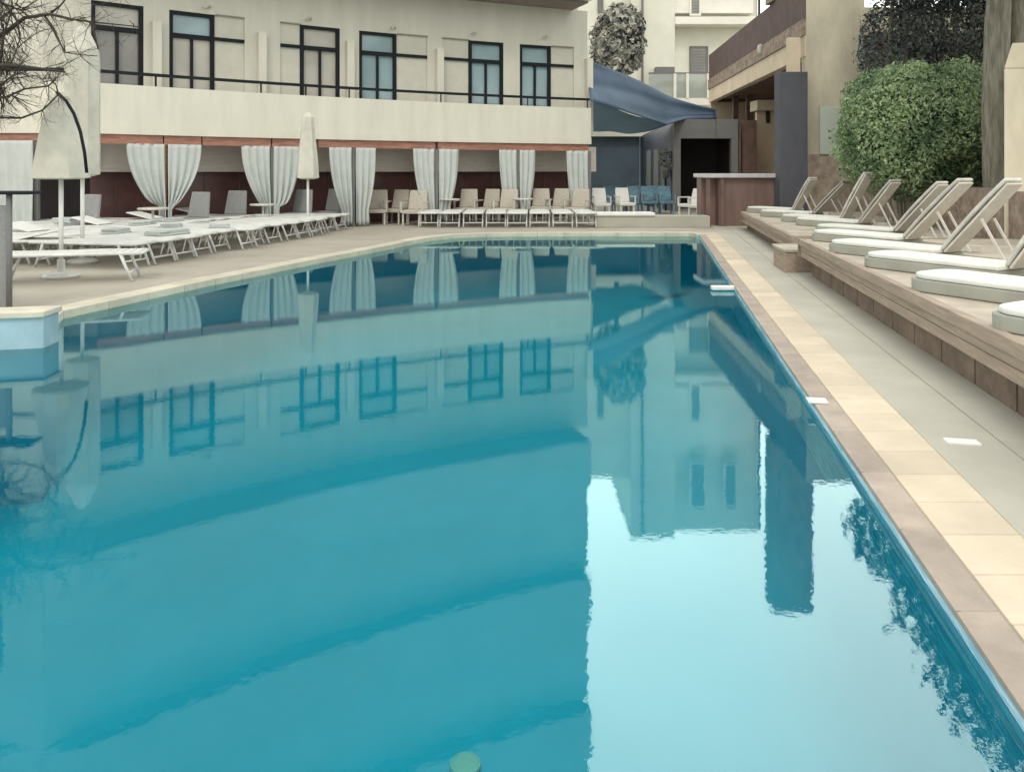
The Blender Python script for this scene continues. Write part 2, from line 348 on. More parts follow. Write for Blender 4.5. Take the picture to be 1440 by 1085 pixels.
# upper walls with door openings
doors=[(128,202,None),(238,302,(302,344)),(423,478,(394,423)),(505,558,(558,601)),(660,708,(622,660)),(731,775,(775,807))]
blue=[2,0,1,0,0,0]
styles=['glassdark','glassbeige','glassbeige','glassblue','glassblue','glassblue']
tops=['glassbeige','glassblue','glassbeige','glassblue','glassblue','glassblue']
DH=5.52
for i,z in enumerate(LV):
    wb=1.3 if i==0 else .5
    zt=LV[i+1]-.02 if i+1<len(LV) else 19.0
    z0=z+.35; zh=DH+(z-LV[0]); mb=MB(); cur=TL
    ops=[]
    for d in doors:
        lo=min(d[0], d[2][0] if d[2] else 9999); hi=max(d[1], d[2][1] if d[2] else 0)
        ops.append((arc_u(lo,wb),arc_u(hi,wb)))
    edges=[arc_u(60,wb)]
    for a,b in ops: edges+=[a,b]
    edges.append(arc_u(826,wb))
    for k in range(0,len(edges)-1,2): arcbox(mb,edges[k],edges[k+1],wb,wb+.3,z0,zt)
    for a,b in ops: arcbox(mb,a,b,wb,wb+.3,zh if i<1 else z0,zt)
    a=ap(edges[0],wb); mb.hexa([(LX,YL+wb,z0),(a.x,a.y,z0),(a.x,a.y+.3,z0),(LX,YL+wb+.3,z0)],[(LX,YL+wb,zt),(a.x,a.y,zt),(a.x,a.y+.3,zt),(LX,YL+wb+.3,zt)])
    mb.build('upper_wall','creamwall' if i<1 else 'upper',hotel)
    for k,(u0,u1,pn) in enumerate(doors if i<1 else []):
        t0,t1=arc_u(u0,wb),arc_u(u1,wb); tm=(t0+t1)/2; dw=.045/RR; zt2=zh-.60
        fr=MB()
        for t,w in ((t0-dw*.0,1),(t1,1)):
            arcbox(fr,t+( -2*dw if t==t0 else 0),t+(0 if t==t0 else 2*dw),wb+.02,wb+.11,z0,zh,1)
        lo_,hi_=min(t0,t1)+2*dw*0+.0001,max(t0,t1)-.0001
        arcbox(fr,lo_,hi_,wb+.025,wb+.105,zh-.08,zh-.001,1); arcbox(fr,lo_,hi_,wb+.03,wb+.10,zt2-.06,zt2+.05,1)
        arcbox(fr,tm-.7*dw,tm+.7*dw,wb+.035,wb+.095,z0,zt2-.061,1)
        d=fr.build('door','black',hotel)
        g=MB(); arcbox(g,lo_,hi_,wb+.12,wb+.15,z0,zt2,1); g.build('pane',styles[k],d)
        g=MB(); arcbox(g,lo_,hi_,wb+.12,wb+.15,zt2+.002,zh,1); g.build('transom_pane',tops[k],d)
        if pn:
            a,b=arc_u(pn[0],wb),arc_u(pn[1],wb); lo,hi=min(a,b),max(a,b)
            if pn[0]>=u1: hi-=.0003
            else: lo+=.0003
            g=MB(); arcbox(g,lo,hi,wb+.06,wb+.2,z0,zh,2); pnl=g.build('shutter_panel','panel',hotel)
            g=MB(); arcbox(g,lo,hi,wb-.0,wb+.058,zt2-.045,zt2+.04,2); g.build('rail_bar','black',pnl)
            g=MB(); arcbox(g,lo,hi,wb-.02,wb-.002,zh,zh+.025,2); g.build('drip_edge','soffit',pnl)
    # fins between balconies
    for u in (218,366,490,616,826)[:5 if i==0 else 0]:
        t=arc_u(u,wb); g=MB(); arcbox(g,t-.10/RR,t+.10/RR,wb-.22,wb-.003,z0,zh-.35 if i==0 else zt-.02,1); g.build('fin','cream',hotel)
    if i==0:
        for u in (295,437,555,668,768):
            q=ap(arc_u(u,wb),wb-.001); zz=Zat({295:10,437:27,555:39,668:47,768:52}[u],q.y)
            g=MB(); g.box((q.x,q.y-.06,zz),(.07,.12,.05)); g.bar((q.x,q.y-.11,zz),(q.x-.08,q.y-.2,zz-.06),.05); g.build('spot_lamp','whiteaged',hotel)
        # hand rail
        g=MB()
        ts=[TL+(TR-TL)*j/30 for j in range(31)]
        pts=[(LX,YL+.1,z+1.38)]+[(*ap(t,.1),z+1.38) for t in ts]
        for a,b in zip(pts[:-1],pts[1:]): g.bar(a,b,.06,.07)
        rl=g.build('hand_rail','black',hotel)
        for u in (219,367,430,491,620,742,826):
            q=ap(arc_u(u,.1),.1); MB().box((q.x,q.y,z+1.24),(.035,.035,.26)).build('rail_post','black',rl)
wb=1.3
# interior side of left straight part: tall grey framed windows
g=MB(); 
for u in (33,41,52,62): g.bb(Xat(u,YL+wb-.03)-.02,Xat(u,YL+wb-.03)+.02,YL+wb-.05,YL+wb-.002,Zat(125,YL+wb),Zat(42,YL+wb))
g.build('window_bars','grey',hotel)
# roof
mb=MB(); arcbox(mb,TL,TR,-.2,9,19.0,19.35); left_box(mb,-.2,9,19.0,19.35); mb.build('roof','cream',hotel)
# end wall + ground floor
mb=MB(); arcbox(mb,TR-.3/RR,TR,wb+.301,9,0,19.0,1); mb.build('end_wall','cream',hotel)
bk=1.75
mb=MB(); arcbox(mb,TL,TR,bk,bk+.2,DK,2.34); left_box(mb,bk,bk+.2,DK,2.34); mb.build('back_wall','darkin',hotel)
mb=MB(); arcbox(mb,TL,TR,wb+.4,bk+3,2.34,2.6); left_box(mb,wb+.4,bk+3,2.34,2.6); mb.build('ceiling','creamwall',hotel)
# red brown beam and posts
bay=[137,232,382,497,614,728,829]
for a,b in [(137,229),(231,283),(285,381),(383,422),(448,612),(616,828)]:
    mb=MB(); arcbox(mb,arc_u(a,.03),arc_u(b,.03),.03,.16,2.15,2.355); mb.build('beam','redwood',hotel)
a=ap(TL,.03); MB().bb(LX,Xat(58,YL),YL+.03,YL+.16,2.2,2.4).build('beam','redwood',hotel)
for u in bay[1:]:
    q=ap(arc_u(u,.09),.09); MB().box((q.x,q.y,(DK+2.15)/2),(.09,.09,2.15-DK)).build('post','redwood' if u<300 else 'grey',hotel)
q=Vector((Xat(52,YL+.1),YL+.1)); MB().box((q.x,q.y,1.1),(.09,.09,2.1)).build('post','grey',hotel)
# blinds and maroon doors at the back
bs=[(125,232),(236,382),(386,496),(500,612),(617,727),(731,829)]
for a,b in bs:
    t0,t1=arc_u(a,bk),arc_u(b,bk)
    mb=MB(); arcbox(mb,t0,t1,bk-.5,bk-.48,1.52,2.32,3); mb.build('roller_blind','blind',hotel)
    for k in range(3):
        ta=t0+(t1-t0)*(k/3+.006); tb=t0+(t1-t0)*((k+1)/3-.006)
        mb=MB(); arcbox(mb,ta,tb,bk-.06,bk-.002,DK,1.6,1); d=mb.build('glazed_door','maroon',hotel)
        mb=MB(); arcbox(mb,tb,tb+(t1-t0)*.010,bk-.09,bk-.062,DK,1.6,1); mb.build('mullion','brown',d)
mb=MB(); mb.bb(LX,a and -9.6,YL+bk-.5,YL+bk-.48,1.5,2.3); mb.build('roller_blind','blind',hotel)

# ------------------------------------------------------------ curtains
def curtain(a3,b3,zt,zb,kind,label,group='white curtains tied back along the hotel terrace'):
    """a3: post-side top point, b3: outer top point. kind = fraction of width kept at the bottom, tie height"""
    keep,ztie=kind; a=Vector(a3); b=Vector(b3); d=b-a; L=d.length; t=d.normalized(); nrm=Vector((t.y,-t.x)); 
    if nrm.y>0: nrm=-nrm
    nx=26; nz=22; vs=[]; fs=[]; nf=L*5.5; ph=random.random()*6
    for j in range(nz+1):
        z=zt+(zb-zt)*j/nz
        q=min(1,(zt-z)/(zt-ztie))
        w=1-(1-keep)*(q**2.1)
        if z<ztie: w=keep*(1+.15*(ztie-z))
        if ztie>.7 and z<ztie: w=keep*max(.33,1-(ztie-z)*6)
        for i in range(nx+1):
            s=i/nx; amp=.018+.035*(1-w)+.02*q
            off=amp*math.sin(s*nf*2*math.pi+ph)+.01*math.sin(s*17+z*3)
            zz=z-(0.05*s*(1-s)*4 if j==nz else 0)
            p=a+t*(s*L*w); vs.append((p.x+nrm.x*off,p.y+nrm.y*off,zz))
    for j in range(nz):
        for i in range(nx):
            k=j*(nx+1)+i; fs.append((k,k+1,k+nx+2,k+nx+1))
    o=MB().add(vs,fs).build('curtain','curtain',smooth=True,origin=(a.x,a.y,zt))
    s=o.modifiers.new('solid','SOLIDIFY'); s.thickness=.012
    return tag(o,label,'curtain',group)
cl=[(231,178,.42,.85,.2),(236,283,.30,.80,.2),(379,340,.35,.75,.2),(385,422,.55,.75,.2),(494,463,.45,.5,.15),(500,528,.62,.5,.15),
    (611,581,.45,.35,.15),(617,645,.5,.35,.15),(726,702,.6,.3,.12),(731,753,.55,.3,.12),(827,797,.7,.3,.12)]
cn=['swept curtain left of the first red brown post from the left','swept curtain right of the first red brown post from the left','curtain left of the second post, beside the narrow closed umbrella',
'curtain right of the second post, just left of the narrow closed umbrella','curtain left of the third post, right of the narrow umbrella','curtain right of the third post, before the first wicker chair pair',
'curtain left of the fourth post, behind the wicker chairs','curtain right of the fourth post','curtain left of the fifth post','curtain right of the fifth post','last curtain at the far right corner of the hotel terrace']
for (pu,ou,k,tie,zb),lb in zip(cl,cn):
    a=ap(arc_u(pu,.02),.02); b=ap(arc_u(ou,.02),.02); o=curtain(a,b,2.16,zb,(k,tie),'pale '+lb)
curtain((Xat(48,YL),YL-.04),(Xat(-30,YL),YL-.04),2.2,.35,(.92,.5),'broad pale curtain at the left edge behind the closed parasols')

# ------------------------------------------------------------ parasols
def parasol(name,u,base_v,Y,prof,label,poler=.03,ropes=False,n=16,asym=0):
    X=Xat(u,Y); e=empty(name,label,'parasol',(X,Y,DK),0,'closed parasols')
    top=prof[-1][1]
    MB().tube([(0,0,0),(0,0,prof[0][1]+.3-DK)],poler,12).build('pole','whitemetal',e,smooth=True)
    ph=random.random()*6
    def fold(t,z): return .055*math.cos(8*t)
    MB().lathe([(r,z-DK) for r,z in prof],n=n,fold=fold).build('canopy','canvas',e)
    MB().lathe([(.22,0),(.24,.03),(.2,.07),(.05,.09),(.05,.25),(0.001,.25)],n=20).build('base','whitemetal',e,smooth=False)
    return e
Y=10.7
pr=lambda Y,lst:[(w/2*Y/FPX,Zat(v,Y)) for v,w in lst]
e1=parasol('closed_parasol',86,0,Y,pr(Y,[(252,52),(250,72),(225,64),(190,53),(160,41),(140,24),(130,8)]),'closed canvas parasol with a black cord hanging across it, nearest the left edge')
pts=[P(80,130,Y-.3),P(93,142,Y-.42),P(104,160,Y-.45),P(113,185,Y-.45),P(119,215,Y-.45),P(122,243,Y-.42)]
o=MB().tube([p-e1.location for p in pts],.022,6).build('cord','black',e1,smooth=True)
Y=12.4
parasol('closed_parasol',116,0,Y,pr(Y,[(248,26),(245,44),(160,44),(90,44),(72,42),(55,28),(42,16),(36,4)]),'tall closed canvas parasol behind the one with the black cord')
Y=18.3
parasol('closed_parasol',433,0,Y,pr(Y,[(252,18),(250,30),(225,27),(190,20),(165,16),(158,6)]),'narrow closed cream parasol standing in front of the hotel terrace')

# ------------------------------------------------------------ loungers
def lounger_parts(e, back=0.0):
    fr=MB(); L,W,Hh=1.85,.50,.38
    for s in (-1,1):
        fr.tube([(-L/2,s*W/2,Hh),(L/2,s*W/2,Hh)],.022,8)
    fr.tube([(-L/2,-W/2,Hh),(-L/2,W/2,Hh)],.022,8); fr.tube([(L/2,-W/2,Hh),(L/2,W/2,Hh)],.022,8)
    fr.build('frame','whitemetal',e,smooth=True)
    for sx in (-1,1):
        for s in (-1,1):
            MB().tube([(sx*L*.36,s*W/2,Hh),(sx*L*.44,s*W/2,0.01)],.02,8).build('leg','whitemetal',e,smooth=True)
    for sx in (-1,1):
        st_=MB(); st_.tube([(sx*L*.42,-W/2,.12),(sx*L*.42,W/2,.12)],.016,6)
        if sx<0:
            for y_ in (-W/6,W/6): st_.tube([(-L*.42,y_,.12),(-L*.46,y_,Hh)],.012,6)
        st_.build('stretcher','whitemetal',e,smooth=True)
    sl=MB()
    k=-L/2+.06
    while k<L/2-.03:
        sl.box((k,0,Hh+.012+.006*math.sin(k*5)),(.085,W-.03,.022)); k+=.1
    sl.build('slats','white',e)
    if back:
        b=MB(); b.hexa([(.35,-W/2+.02,Hh+.03),(.35+.0,W/2-.02,Hh+.03),(.31,W/2-.02,Hh+.05),(.31,-W/2+.02,Hh+.05)],
            [(.35+.62*math.cos(back),-W/2+.02,Hh+.03+.62*math.sin(back)),(.35+.62*math.cos(back),W/2-.02,Hh+.03+.62*math.sin(back)),(.31+.62*math.cos(back),W/2-.02,Hh+.05+.62*math.sin(back)),(.31+.62*math.cos(back),-W/2+.02,Hh+.05+.62*math.sin(back))])
        b.build('backrest','white',e,bevel=.006)
lg=empty('sun_lounger','','sun lounger',(0,0,DK)); lounger_parts(lg)
lgb=empty('sun_lounger','','sun lounger',(0,0,DK)); lounger_parts(lgb,R(13))
reg(None)
used=set()
def place(proto,x,y,rz,label,group,z=DK):
    o=proto if proto.name not in used else copy_tree(proto); used.add(proto.name)
    o.location=(x,y,z); o.rotation_euler=(0,0,rz); tag(o,label,None,group); return o
A=Vector((-5.55,11.75)); B=Vector((-4.05,19.3)); dr=(B-A); ang=math.atan2(dr.y,dr.x); nL=14
perp=Vector((-math.sin(ang),math.cos(ang)))
for i in range(nL):
    p=A+dr*(i/(nL-1))+perp*(.95+random.uniform(-.12,.12))
    place(lg,p.x,p.y,ang+math.pi/2+random.uniform(-.05,.05),'white slatted lounger, %s in the near row along the left pool edge'%ORD[i],'white loungers in a row on the left deck')
for i in range(12):
    p=A+dr*((i+.3)/(nL-1))+perp*(3.0+random.uniform(-.12,.12))
    place(lgb if i%3==2 else lg,p.x,p.y,ang+math.pi/2+random.uniform(-.08,.08),'white slatted lounger, %s from the camera in the rear row under the curtains'%ORD[i],'white loungers in the rear row')
for i in range(9):
    p=A+dr*((i+.4)/(nL-1))+perp*(5.0+random.uniform(-.12,.12))
    place(lg,p.x,p.y,ang+math.pi/2+random.uniform(-.08,.08),'white slatted lounger, %s from the camera in the last row deep under the parasols'%ORD[i],'white loungers in the last row')
p=G(98,402); place(lg,-5.95,10.35,R(14),'single white lounger nearest the camera on the left deck, below the closed parasols','near left lounger')
p=G(40,370); place(lgb,-8.1,12.2,R(8),'white lounger behind the nearest one, at the left edge','near left lounger')
for i in range(8):
    x=-2.2+i*.59
    place(lg,x,20.9+random.uniform(-.05,.05),math.pi/2+random.uniform(-.04,.04),'white lounger end on beyond the far pool edge, %s from the left'%ORD[i],'white loungers beyond the far pool edge')

tw0=MB(); tw0.box((0,0,.022),(.46,.30,.03)); tw0.box((.01,.005,.052),(.43,.285,.028)); tw0.box((-.01,0,.08),(.42,.28,.026)); tw0=tw0.build('folded_towel','curtain',bevel=.012)
for i in range(12):
    t=tw0 if i==0 else tw0.copy()
    if i: COL.objects.link(t)
    r_=random.choice((.5,.6,1.6,2.6,3.4,4.6)); p=A+dr*random.uniform(.05,.98)+perp*r_
    t.location=(p.x,p.y,DK+.40); t.rotation_euler=(0,0,random.uniform(0,3)); t.scale=(random.uniform(.7,1.2),)*3
    tag(t,'folded pale towel lying on the slats of a lounger on the left deck','towel','folded towels on the left loungers')
# ------------------------------------------------------------ chairs
def chair(name,label,cat,m,legm,w=.6,hb=.95,sh=.42,arms=True):
    e=empty(name,label,cat,(0,0,DK))
    MB().box((0,0,sh-.05),(w,.55,.10)).build('seat',m,e,bevel=.02)
    b=MB(); y=.24; b.hexa([(-w/2,y,sh),(w/2,y,sh),(w/2,y+.08,sh),(-w/2,y+.08,sh)],[(-w/2*.86,y+.10,hb),(w/2*.86,y+.10,hb),(w/2*.86,y+.16,hb),(-w/2*.86,y+.16,hb)]); b.build('backrest',m,e,bevel=.02)
    for sx in (-1,1):
        for sy in (-1,1): MB().box((sx*(w/2-.03),sy*.23,(sh-.1)/2),(.045,.045,sh-.1)).build('leg',legm,e)
        if arms:
            a=MB(); a.box((sx*(w/2+.02),-.0,sh+.2),(.05,.5,.035)); a.box((sx*(w/2+.02),-.23,sh+.06),(.04,.04,.26)); a.build('arm',legm,e)
    return e
grey=chair('lounge_chair','','armchair','greyfab','greyfab',.62,1.0,.42,False)
wick=chair('wicker_armchair','','armchair','wicker','whiteaged',.56,.95)
blue=chair('deck_chair','','chair','chairblue','bluelight',.48,.95,.45)
whit=chair('deck_chair','','chair','white','whitemetal',.5,.92,.45)
reg(None)
for (u,Y,lb) in [(106,15.6,'grey armchair between the parasol pole and the red brown doors at the left'),(265,17.4,'grey armchair behind the second swept curtain'),(320,18.6,'small grey armchair in front of the maroon doors'),
                 (414,19.6,'grey armchair just left of the narrow parasol pole'),(461,20.4,'grey armchair just right of the narrow parasol pole')]:
    place(grey,Xat(u,Y),Y,R(-25)+random.uniform(-.1,.1),lb,'grey armchairs on the hotel terrace')
k=0
for (u,Y,lb) in [(530,21.4,'left wicker armchair of the pair under the first open bay'),(556,21.7,'right wicker armchair of the pair under the first open bay'),(583,21.0,'wicker armchair beside the fourth post'),(656,22.3,'left wicker armchair of the middle pair'),(684,22.4,'right wicker armchair of the middle pair'),
                 (712,22.0,'wicker armchair in front of the fifth post'),(760,22.9,'left wicker armchair in the last bay'),(783,23.0,'right wicker armchair in the last bay'),(812,22.4,'wicker armchair at the corner of the hotel')]:
    place(wick,Xat(u,Y),Y,R(-12)+random.uniform(-.35,.35),lb,'wicker armchairs on the hotel terrace')
for i,u in enumerate((862,874,888,899,912,924,937)):
    place(blue,Xat(u,26.5),26.5+(i%2)*.5,random.uniform(-.3,.3),'blue chair in front of the blue grey pavilion, %s from the left'%ORD[i],'blue chairs by the pavilion')
for i,(u,Y,lb) in enumerate([(845,24.8,'white folding chair at the hotel corner under the blue sail'),(879,25.2,'white folding chair in front of the blue chairs'),(970,24.2,'left white chair beside the bar counter'),(984,23.6,'right white chair touching the bar counter')]):
    place(whit,Xat(u,Y),Y,R([5,10,-60,-70][i]),lb,'white chairs near the bar')

# small tables between the curtains
tb=empty('side_table','','table',(0,0,DK))
MB().lathe([(.0,.66),(.30,.66),(.31,.68),(.30,.70),(0,.70)],n=20).build('table_top','whiteaged',tb)
MB().tube([(0,0,.02),(0,0,.66)],.03,8).build('leg','whitemetal',tb,smooth=True)
MB().lathe([(0,0),(.2,0),(.2,.02),(0,.03)],n=16).build('foot','whitemetal',tb)
reg(None)
for i,(u,Y,lb) in enumerate([(632,21.7,'round white table right of the fourth post'),(735,22.0,'round white table right of the fifth post'),(370,18.3,'round white table below the second pair of curtains'),(215,16.4,'round white table below the first pair of curtains')]):
    place(tb,Xat(u,Y),Y,0,lb,'round side tables')

# grey stand at the left edge
st=empty('towel_stand','grey panelled stand with a black top and metal post at the left edge','stand',(-5.5,8.2,DK))
MB().bb(-.9,.18,-.1,-.02,0,1.12).build('cabinet','greyfab',st,bevel=.01)
MB().bb(-.95,.46,-.2,.05,1.24,1.275).build('top','black',st,bevel=.01)
MB().tube([(.21,-.12,0),(.21,-.12,1.24)],.03,10).build('post','grey',st,smooth=True)
MB().lathe([(.02,0),(.09,.02),(.11,.08),(.08,.1),(0,.11)],c=(-.12,-.06,1.275),n=14).build('bowl','black',st,smooth=True)

# ------------------------------------------------------------ low wall and benches at the far end
tag(MB().bb(2.2,5.2,20.15,20.7,DK,.36).build('low_wall','walk',bevel=.01),'low grey planter wall beyond the far pool edge','wall')
tag(MB().bb(2.15,3.75,20.1,20.75,.363,.45).build('bench_slab','white',bevel=.02),'long white cushion lying on the low grey wall','cushion')

# ------------------------------------------------------------ pavilion, sails
pv=empty('pavilion','blue grey pavilion with a white cornice behind the blue sails','pavilion',(3.5,32,0))
def part(mb,name,m,e,**k):
    o=mb.build(name,m,**k); o.parent=e; o.matrix_parent_inverse=e.matrix_basis.inverted(); return o
bpy.context.view_layer.update()
part(MB().bb(2.5,5.66,34,34.2,0,3.05),'wall','bluewall',pv)
part(MB().bb(2.4,5.75,33.6,34.25,3.05,3.32),'cornice','backwhite',pv)
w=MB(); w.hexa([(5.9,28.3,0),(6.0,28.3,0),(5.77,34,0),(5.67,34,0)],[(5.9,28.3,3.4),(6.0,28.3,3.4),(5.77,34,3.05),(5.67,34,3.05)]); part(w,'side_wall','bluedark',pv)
for k,(y0,y1) in enumerate([(29.2,29.9),(30.4,31.2),(31.8,32.6)]):
    xx=lambda y:5.9-(y-28.3)*.04-.03
    w=MB(); w.hexa([(xx(y0),y0,.3),(xx(y0)+.025,y0,.3),(xx(y1)+.025,y1,.3),(xx(y1),y1,.3)],[(xx(y0),y0,2.4),(xx(y0)+.025,y0,2.4),(xx(y1)+.025,y1,2.4),(xx(y1),y1,2.4)]); part(w,'window','glassdark',pv)
pg=empty('grey_kiosk','grey portal kiosk with a dark open front beside the pavilion','kiosk',(6.9,28.2,0))
part(MB().bb(5.9,8.25,28,28.25,2.72,3.42),'header','grey',pg,bevel=.01)
part(MB().bb(5.9,6.15,28.0,28.25,DK,2.72),'post','grey',pg)
part(MB().bb(8.0,8.25,28.0,28.25,DK,2.72),'post','grey',pg)
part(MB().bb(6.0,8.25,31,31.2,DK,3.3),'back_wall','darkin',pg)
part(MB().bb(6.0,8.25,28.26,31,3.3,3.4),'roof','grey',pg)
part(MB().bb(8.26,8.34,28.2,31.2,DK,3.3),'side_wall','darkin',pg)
part(MB().bb(7.42,7.44,27.98,27.999,2.74,3.4),'joint','pillar',pg)

def sheet(name,c00,c10,c01,c11,m,label,cat,sag=.3,n=16,group=None,edge=0):
    vs=[];fs=[]
    for j in range(n+1):
        for i in range(n+1):
            s,t=i/n,j/n
            e0=c00.lerp(c10,s); e1=c01.lerp(c11,s)
            p=e0.lerp(e1,t); p=p.copy(); p.z-=sag*4*s*(1-s)*(.6+.4*(4*t*(1-t)))
            p.z+=.03*math.sin(9*s+4*t); vs.append(p)
    for j in range(n):
        for i in range(n): k=j*(n+1)+i; fs.append((k,k+1,k+n+2,k+n+1))
    o=MB().add(vs,fs).build(name,m,smooth=True,origin=c00); s=o.modifiers.new('s','SOLIDIFY'); s.thickness=.02
    return tag(o,label,cat,group)
def sail2():
    top=[(829,86,25.5),(858,98,26.4),(900,114,27.6),(945,136,28.9),(985,150,30),(1006,156,30.6)]
    bot=[(831,143,23.4),(862,149,24.2),(900,163,25.3),(937,178,26.6),(962,169,28),(1005,166,29.8)]
    nx,nz=40,14; vs=[]; fs=[]
    def lp(L,s):
        s*=len(L)-1; i=min(int(s),len(L)-2); f=s-i; return P(*[L[i][k]*(1-f)+L[i+1][k]*f for k in range(3)])
    for i in range(nx+1):
        a=lp(top,i/nx); b=lp(bot,i/nx)
        for j in range(nz+1):
            t=j/nz; p=a.lerp(b,t); p.y+=.5*math.sin(t*math.pi)*(1-i/nx)+.07*math.sin(t*13+i*.12); p.z+=.04*math.sin(t*9+i*.2); vs.append(p)
    for i in range(nx):
        for j in range(nz): k=i*(nz+1)+j; fs.append((k,k+nz+1,k+nz+2,k+1))
    o=MB().add(vs,fs).build('shade_sail','blue',smooth=True,origin=P(829,86,25.5)); m=o.modifiers.new('s','SOLIDIFY'); m.thickness=.02
    return tag(o,'dark blue sail stretched from the hotel corner towards the grey kiosk','shade sail')
sail2()
sheet('shade_sail',P(831,141,27.2),P(938,176,28.6),P(831,183,31),P(897,187,31),'bluelight','paler grey blue awning below the dark blue sail','awning',.03)
tag(MB().tube([P(1006,156,30.5),P(1006,166,30.4),P(980,167,29.5),P(948,172,28.0)],[.05,.06,.05,.03],8).build('sail_cord','blue',smooth=True),'rolled blue hem hanging at the tip of the dark sail','hem')

# ------------------------------------------------------------ white building behind
Yb=41
wh=empty('white_building','tall white building with ledges and a glass balcony behind the blue sails','building',(5,Yb,0))
X=lambda u:Xat(u,Yb)
part(MB().bb(X(780),X(887),Yb+.6,Yb+8,0,15.1),'left_wing','backwhite',wh)
part(MB().bb(X(887),X(949),Yb,Yb+8,0,18.1),'wall','backwhite',wh)
part(MB().bb(X(949),X(1073),Yb+.9,Yb+8,0,18.1),'recessed_wall','backwhite',wh)
part(MB().bb(X(949)+.001,X(1066),Yb-.1,Yb+.9,Zat(35,Yb),Zat(24,Yb)),'ledge','ledge',wh,bevel=.03)
part(MB().bb(X(950),X(1062),Yb+.3,Yb+.9,Zat(26,Yb)+.35,Zat(-60,Yb)),'upper_bay','ledge',wh)
def wwin(u0,u1,v0,v1,yy,m='glassdark',fm='ledge'):
    x0,x1,z0,z1=Xat(u0,yy),Xat(u1,yy),Zat(v1,yy),Zat(v0,yy)
    f=MB()
    f.bb(x0-.1,x0,yy-.07,yy-.002,z0-.1,z1+.1); f.bb(x1,x1+.1,yy-.07,yy-.002,z0-.1,z1+.1); f.bb(x0,x1,yy-.068,yy-.002,z1,z1+.1); f.bb(x0,x1,yy-.068,yy-.002,z0-.1,z0)
    f=part(f,'window_frame',fm,wh)
    p=MB().bb(x0,x1,yy-.03,yy-.004,z0,z1); part(p,'window',m,wh)
    s=MB(); k=z0+.12
    while k<z1-.05: s.bb(x0+.02,x1-.02,yy-.045,yy-.031,k,k+.03); k+=.16
    part(s,'louvre','grey',wh)
wwin(972,983,-30,20,Yb+.3); wwin(972,993,68,150,Yb+.9,'glassdark','grey')
wwin(972,990,-150,-90,Yb+.3)
wwin(1020,1034,-150,-90,Yb+.3)
for u in (903,):
    part(MB().tube([(X(u),Yb-.1,0),(X(u),Yb-.1,18)],.06,8),'drain_pipe','grey',wh)
part(MB().tube([(X(1073)+.05,Yb+.8,0),(X(1073)+.05,Yb+.8,18)],.07,8),'drain_pipe','black',wh)
z0,z1=Zat(142,Yb),Zat(109,Yb)
part(MB().bb(X(905),X(1020),Yb-1.6,Yb-.0,z0-.35,z0),'balcony_slab','ledge',wh)
part(MB().bb(X(905),X(1020),Yb-1.58,Yb-1.52,z0,z1),'balustrade','railglass',wh)
part(MB().bb(X(905),X(1020),Yb-1.6,Yb-1.5,z1,z1+.06),'hand_rail','grey',wh)
for u in (940,957,985,1005): part(MB().bb(X(u)-.07,X(u)+.07,Yb-1.66,Yb-1.601,z0,z1),'baluster','ledge',wh)
part(MB().bb(X(920),X(946),Yb-.5,Yb-.01,Zat(135,Yb),Zat(96,Yb)),'air_unit','grey',wh)
# pipes by the left
part(MB().bb(X(842),X(850),Yb+.5,Yb+.59,Zat(14,Yb),Zat(-30,Yb)),'shutter','grey',wh)
part(MB().bar((X(842),Yb+.5,Zat(14,Yb)),(X(862),Yb+.5,Zat(14,Yb)),.09),'pipe','grey',wh)

# ------------------------------------------------------------ foliage
def leaves(mb, blobs, count, size, hole=.0, shell=.55, freq=1.1, inner_dark=False):
    tot=sum(b[1][0]*b[1][1]*b[1][2] for b in blobs)
    for c,r in blobs:
        k=int(count*r[0]*r[1]*r[2]/tot)
        for _ in range(k):
            while True:
                d=Vector((random.gauss(0,1),random.gauss(0,1),random.gauss(0,1))).normalized(); q=random.random()**(1/3); q=(shell+(1-shell)*q)*(1.0 if random.random()>.012 else random.uniform(1.03,1.14))
                bump=1+.22*noise.noise(d*3.1+Vector(c))+.10*noise.noise(d*9+Vector(c))
                p=Vector((c[0]+d.x*r[0]*q*bump,c[1]+d.y*r[1]*q*bump,c[2]+d.z*r[2]*q*bump))
                if hole and noise.noise(p*freq)< -1+hole*2 -0.0: continue
                break
            nrm=(d+Vector((random.uniform(-1,1),random.uniform(-1,1),random.uniform(-1,1)))*.9).normalized()
            a=nrm.orthogonal().normalized(); a.rotate(__import__('mathutils').Quaternion(nrm,random.random()*6.28)); b=nrm.cross(a)
            s=size*random.uniform(.6,1.3); w=s*.45
            t=.5+.5*noise.noise(p*1.7)+random.uniform(-.35,.35)
            mb.add([p-a*s*.5,p+b*w*.5+nrm*.1*s,p+a*s*.5,p-b*w*.5+nrm*.1*s],[(0,1,2,3)],max(0,min(1,t)))
    return mb
# round climbing plant
iv=empty('climbing_plant','round dark climbing plant with pale leaves on the white building','plant',P(868,62,37))
c=iv.location
o=leaves(MB(),[((0,-.1,0.0),(1.25,.7,1.62)),((.2,-.1,.9),(1.05,.7,1.0)),((-.3,-.1,-.6),(1.0,.7,1.1))],3600,.33,shell=.8).build('leaves','leafivy',iv)
g=MB(); 
for k in range(26):
    t=random.random()*6.28; a=Vector((math.cos(t)*.9,-.5,math.sin(t)*1.2)); g.tube([(0,.2,-1.4),a*.5,a,a+Vector((random.uniform(-.3,.3),-.1,random.uniform(-.4,.2)))],[.05,.04,.03,.01],5)
g.build('stems','darkbark',iv)
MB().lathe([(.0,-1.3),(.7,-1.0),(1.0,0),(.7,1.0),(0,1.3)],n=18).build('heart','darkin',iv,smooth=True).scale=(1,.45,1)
MB().tube([(0,.3,-7.4),(0,.2,-1.2)],[.16,.10],8).build('trunk','darkbark',iv)

